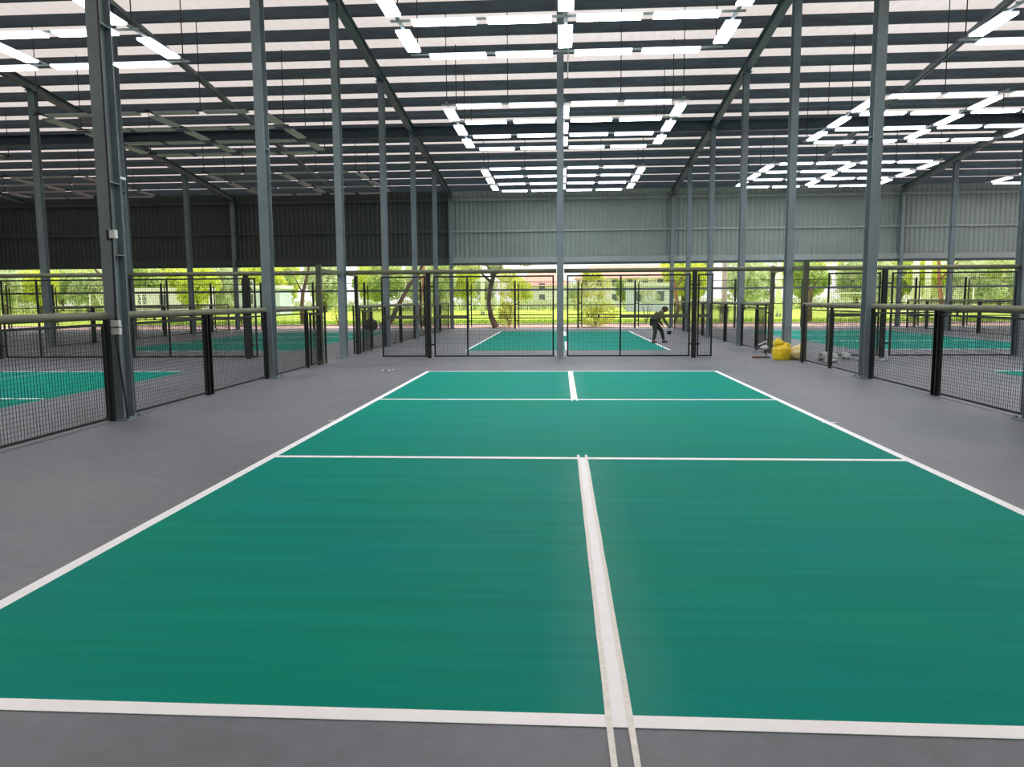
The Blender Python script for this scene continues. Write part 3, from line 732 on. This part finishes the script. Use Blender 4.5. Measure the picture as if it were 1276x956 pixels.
tree((-29.2,44.8,0), 'forked brown trunk tree at far left outside the hall', [(.3,0,0),(.1,0,1.2),(-.1,0,2.4),(-.15,0,3.)], [.2,.17,.14,.12],
     [[(-.15,0,3.),(-.9,0,3.8),(-1.8,0,4.4)],[(-.15,0,3.),(.5,0,3.8),(1.3,0,4.5)],[(-.1,0,2.4),(.6,0,2.9),(1.4,0,3.2)]],
     [(-1.6,0,4.2,1.6,1.3,.8),(1.4,0,4.3,1.7,1.3,.8),(.9,.2,2.7,.7,.6,.45),(0,0,4.9,2.4,1.5,.9)], 420, .17, 'leaf_y', 'bark', 10)
tree((23.3,46.,0), 'reddish leaning trunk tree at far right outside, with drooping branches', [(0,0,0),(-.1,0,1.2),(-.3,0,2.5),(-.4,0,4.)], [.17,.15,.12,.08],
     [[(-.3,0,2.5),(.8,-.6,3.9),(2.4,-1.,3.9),(3.3,-1.2,3.1)]],
     [(-.4,0,4.6,1.8,1.4,.8),(1.6,-.6,4.1,1.2,.9,.4),(2.9,-1.,3.5,.8,.7,.5),(2.4,-1.,2.9,.45,.4,.35),(.6,-.6,3.9,1.,.8,.35)], 420, .16, 'leaf_g', 'bark_red', 11)
# shrubs
def shrub(loc, label, clumps, per, size, m, seed):
    t = thing('shrub', label, 'shrub', loc)
    b = MB()
    for i in range(5):
        a = i*1.26; b.tube([(0,0,0),(.15*math.cos(a),.15*math.sin(a),.5),(.3*math.cos(a),.3*math.sin(a),1.1)], [.03,.02,.01], 6)
    b.build('stem', M['bark'], t); put('foliage', leaves(clumps, per, size, seed, 'foliage', m), t); return t
shrub((-3.15,40.8,0), 'tall upright green shrub right of the curved trunk tree', [(0,0,2.3,.75,.6,.75),(.15,0,1.6,.7,.6,.7),(-.1,0,2.9,.6,.5,.4),(-.1,0,.9,.5,.5,.5)], 650, .12, 'leaf_y', 21)
shrub((-3.0,39.6,0), 'low yellow green bush at the foot of the tall upright shrub', [(0,0,.4,.7,.5,.4),(-.3,0,.7,.35,.3,.3)], 420, .10, 'leaf_y', 22)
shrub((1.75,39.9,0), 'wide tall yellow green bush behind the right centre gate', [(0,0,2.2,.95,.7,.6),(-.3,0,1.4,.9,.7,.8),(.5,0,.75,.8,.6,.6),(-.2,0,2.8,.55,.5,.3),(.0,0,.5,1.0,.6,.5)], 620, .14, 'leaf_y', 23)
shrub((5.0,43.9,0), 'pale green shrub left of the fifth right column', [(0,0,2.3,.6,.5,.7),(.2,0,1.6,.6,.5,.5)], 420, .13, 'leaf_far', 24)
shrub((-8.3,42.,0), 'small dark green bush under the leaning tree', [(0,0,.35,.7,.4,.35),(.6,0,.3,.5,.3,.25)], 380, .10, 'leaf_g', 25)
shrub((-13.8,43.5,0), 'small leafy bush beyond the left fence opening', [(0,0,.6,.5,.4,.5)], 380, .11, 'leaf_y', 26)
shrub((-20.,43.8,0), 'low grassy bush at far left beside the paving', [(0,0,.35,1.2,.5,.3)], 420, .10, 'leaf_g', 27)

# far tree line
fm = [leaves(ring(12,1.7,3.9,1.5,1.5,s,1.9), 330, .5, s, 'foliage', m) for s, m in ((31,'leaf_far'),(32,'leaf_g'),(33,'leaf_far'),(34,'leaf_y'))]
trk = MB().tube([(0,0,0),(.1,0,1.5),(0,.1,3.2),(.2,0,4.5)], [.3,.25,.2,.1], 8).mesh('trunk', M['bark'], True)
rnd = random.Random(5); k = 0
spots = []
for row, (yy, off) in enumerate(((97,.0),(111,3.6),(125,0.))):
    for n in range(-16, 18):
        x = n*7.9+off
        if row < 2 and -15 < x < 13: continue
        if row == 2 and (-11 < x < 24): continue
        spots.append((x+rnd.uniform(-.3,.3), yy+rnd.uniform(-1.5,1.5), rnd.uniform(.92,1.08)*(1+.1*row)))
for x in (-62,-40,43,56): spots.append((x, 79., rnd.uniform(.7,.85)))
for x in (-11.5,-6.2,2.0,9.5): spots.append((x, 113, rnd.uniform(.55,.72)))
for i, (x, y, s) in enumerate(spots):
    k = i % 4
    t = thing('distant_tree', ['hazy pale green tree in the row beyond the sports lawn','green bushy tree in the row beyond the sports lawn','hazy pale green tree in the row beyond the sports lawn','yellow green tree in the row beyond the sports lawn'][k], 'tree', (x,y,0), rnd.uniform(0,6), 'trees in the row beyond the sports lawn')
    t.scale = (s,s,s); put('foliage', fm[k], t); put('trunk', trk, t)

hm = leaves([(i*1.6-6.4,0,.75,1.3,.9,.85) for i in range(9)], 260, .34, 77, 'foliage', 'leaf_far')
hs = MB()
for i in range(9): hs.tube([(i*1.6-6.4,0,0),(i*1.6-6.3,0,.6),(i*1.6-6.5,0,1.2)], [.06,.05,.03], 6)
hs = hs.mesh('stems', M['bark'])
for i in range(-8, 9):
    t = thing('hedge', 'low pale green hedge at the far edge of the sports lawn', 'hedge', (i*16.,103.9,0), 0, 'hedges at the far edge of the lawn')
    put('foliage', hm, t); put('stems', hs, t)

# buildings
M['wall_w'] = mat('white_render', (.72,.72,.72), .8, 0, .05, .5); M['wall_b'] = mat('pale_blue_render', (.50,.58,.68), .8, 0, .05, .5); M['rooftile'] = mat('red_roof_tile', (.62,.32,.25), .8, 0, .2, 3, (4,1,1)); M['glassd'] = mat('dark_glass', (.12,.15,.18), .15, 0, .1, 2)
def house(x, y, w, d, h, rh, label, wm='wall_w', gable=True, rows=2):
    t = thing('house', label, 'building', (x,y,0))
    wl = MB().box(-w/2,w/2,-d/2,d/2,0,h).build('walls', M[wm], t)
    if gable:
        e = .5; MB().add2 if False else None
        b = MB(); b.add([(-w/2-e,-d/2-e,h),(w/2+e,-d/2-e,h),(w/2+e,d/2+e,h),(-w/2-e,d/2+e,h),(-w/2+rh,0,h+rh),(w/2-rh,0,h+rh)],
            [(0,1,5,4),(1,2,5),(2,3,4,5),(3,0,4),(3,2,1,0)]); b.build('roof', M['rooftile'], t)
    else: MB().box(-w/2-.2,w/2+.2,-d/2-.2,d/2+.2,h,h+.4).build('roof', M['wall_w'], t)
    n = max(2, int(w/2.6))
    for r in range(rows):
        for i in range(n):
            wx = -w/2+w*(i+.5)/n; z = 1.2+r*(h/rows)
            fr = MB().box(wx-.6,wx+.6,-d/2-.06,-d/2+.02,z-.1,z+1.3).build('window', M['wall_w'], t)
            MB().box(wx-.5,wx+.5,-d/2-.08,-d/2-.06,z,z+1.2).build('pane', M['glassd'], fr)
    return t
house(-3.4,137,9.6,8,3.9,2.4,'white house with a red tiled roof beyond the lawn, left of the centre column')
house(12.4,141,19,8,5.2,2.6,'wide house with a large pinkish red pitched roof right of the centre column')
house(-47.5,88.5,8,5,2.8,1.,'white flat roofed building beyond the lawn at the left', 'wall_w', False, 1)
house(-36.,88.5,5,4,3.0,1.,'pale blue flat roofed building behind the second left column', 'wall_b', False)
house(10.5,92,5.,4,3.0,1.,'small pale blue hut right of the wide yellow green bush', 'wall_b', False, 1)
M['goalw'] = mat('white_goal_paint', (.85,.85,.85), .5, 0, .03, 2); M['net'] = mat('white_net', (.8,.8,.8), .8, 0, .05, 2)
def goal(x, y, rz, label, w=7.3, h=2.44, d=2.):
    t = thing('football_goal', label, 'goal', (x,y,0), rz)
    MB().tube([(-w/2,0,0),(-w/2,0,h),(w/2,0,h),(w/2,0,0)], .09, 8).build('goal_frame', M['goalw'], t)
    MB().tube([(-w/2,0,h),(-w/2,.7,h),(-w/2,d,.05)], .05, 6).tube([(w/2,0,h),(w/2,.7,h),(w/2,d,.05)], .05, 6).tube([(-w/2,d,.05),(w/2,d,.05)], .05, 6).build('back_stay', M['goalw'], t)
    b = MB(); n = int(w/.35)
    for i in range(n+1):
        q = -w/2+w*i/n; b.bar((q,.7,h),(q,d,.05),.03,.03)
    for j in range(7):
        f = j/6; b.bar((-w/2,.7+(d-.7)*f,h*(1-f)+.05),(w/2,.7+(d-.7)*f,h*(1-f)+.05),.03,.03)
    b.build('net', M['net'], t); return t
goal(37.2,74,.45,'white football goal with net on the right part of the lawn')
goal(-47.5,76,-.3,'white football goal on the left part of the lawn')
goal(33.,88,0,'small distant white goal behind the crooked trunk tree', 4.,2.)
pm = MB().tube([(0,0,0),(0,0,6.5)], [.22,.2], 10).mesh('pole_shaft', M['goalw'], True)
for i, (x, y, lab) in enumerate(((-8.2,76,'left one of two white poles beyond the lawn left of the curved tree'),(-6.1,76,'right one of two white poles beyond the lawn left of the curved tree'),
    (24.3,52,'white pole right of the reddish leaning tree at far right'),(21.9,53,'white pole between the far right football goal and the reddish tree'),(25.6,53,'rightmost white pole outside the far right fence'),(17.3,60,'white pole between crooked tree and the second right column'))):
    t = thing('white_pole', lab, 'pole', (x,y,0), 0, 'white poles outside'); put('shaft', pm, t); MB().box(-.2,.2,-.2,.2,0,.25).build('base', M['concrete'], t)

# ------------------------------------------------------------------ light
w = D.worlds.new('sky'); SC.world = w; w.use_nodes = True; nt = w.node_tree
bg = nt.nodes['Background']
st = nt.nodes.new('ShaderNodeTexSky'); st.sky_type = 'NISHITA'; st.sun_elevation = math.radians(52); st.sun_rotation = math.radians(200); st.sun_disc = False; st.air_density = 1.2; st.dust_density = 4.
mx = nt.nodes.new('ShaderNodeMix'); mx.data_type = 'RGBA'; mx.inputs[0].default_value = .72; mx.inputs[7].default_value = (1.,.99,.97,1)
sc_ = nt.nodes.new('ShaderNodeMix'); sc_.data_type = 'RGBA'; sc_.blend_type = 'MULTIPLY'; sc_.inputs[0].default_value = 1.; sc_.inputs[7].default_value = (.12,.12,.12,1)
nt.links.new(st.outputs[0], sc_.inputs[6]); nt.links.new(sc_.outputs[2], mx.inputs[6]); nt.links.new(mx.outputs[2], bg.inputs[0])
bg.inputs[1].default_value = 1.75
sun = D.lights.new('sun', 'SUN'); sun.energy = 6.0; sun.angle = math.radians(3); sun.color = (1,.95,.86)
so = D.objects.new('sun', sun); C.objects.link(so); so.rotation_euler = (math.radians(-26), math.radians(24), 0); so.location = (0,60,30)

# ------------------------------------------------------------------ camera
cx, cy, ch, yaw, pitch, roll, f = -0.20273, -2.54395, 1.50462, -0.06371, -0.11007, -0.00695, 945.903
fwd0 = Vector((math.sin(yaw), math.cos(yaw), 0)); r0 = Vector((math.cos(yaw), -math.sin(yaw), 0)); u0 = Vector((0,0,1))
fw = fwd0*math.cos(pitch)+u0*math.sin(pitch); up = u0*math.cos(pitch)-fwd0*math.sin(pitch)
rr = r0*math.cos(roll)+up*math.sin(roll); uu = up*math.cos(roll)-r0*math.sin(roll)
cam = D.cameras.new('camera'); co = D.objects.new('camera', cam); C.objects.link(co)
co.matrix_world = Matrix(((rr.x,uu.x,-fw.x,cx),(rr.y,uu.y,-fw.y,cy),(rr.z,uu.z,-fw.z,ch),(0,0,0,1)))
cam.sensor_width = 36; cam.sensor_fit = 'HORIZONTAL'; cam.lens = f*36/1276; cam.clip_end = 600; cam.clip_start = .05
SC.camera = co
SC.view_settings.view_transform = 'Standard'; SC.view_settings.look = 'None'; SC.view_settings.exposure = 0.; SC.view_settings.gamma = 1.
cy_ = SC.cycles
cy_.use_denoising = True; cy_.max_bounces = 8; cy_.diffuse_bounces = 4; cy_.glossy_bounces = 3; cy_.sample_clamp_indirect = 8; cy_.caustics_reflective = False; cy_.caustics_refractive = False
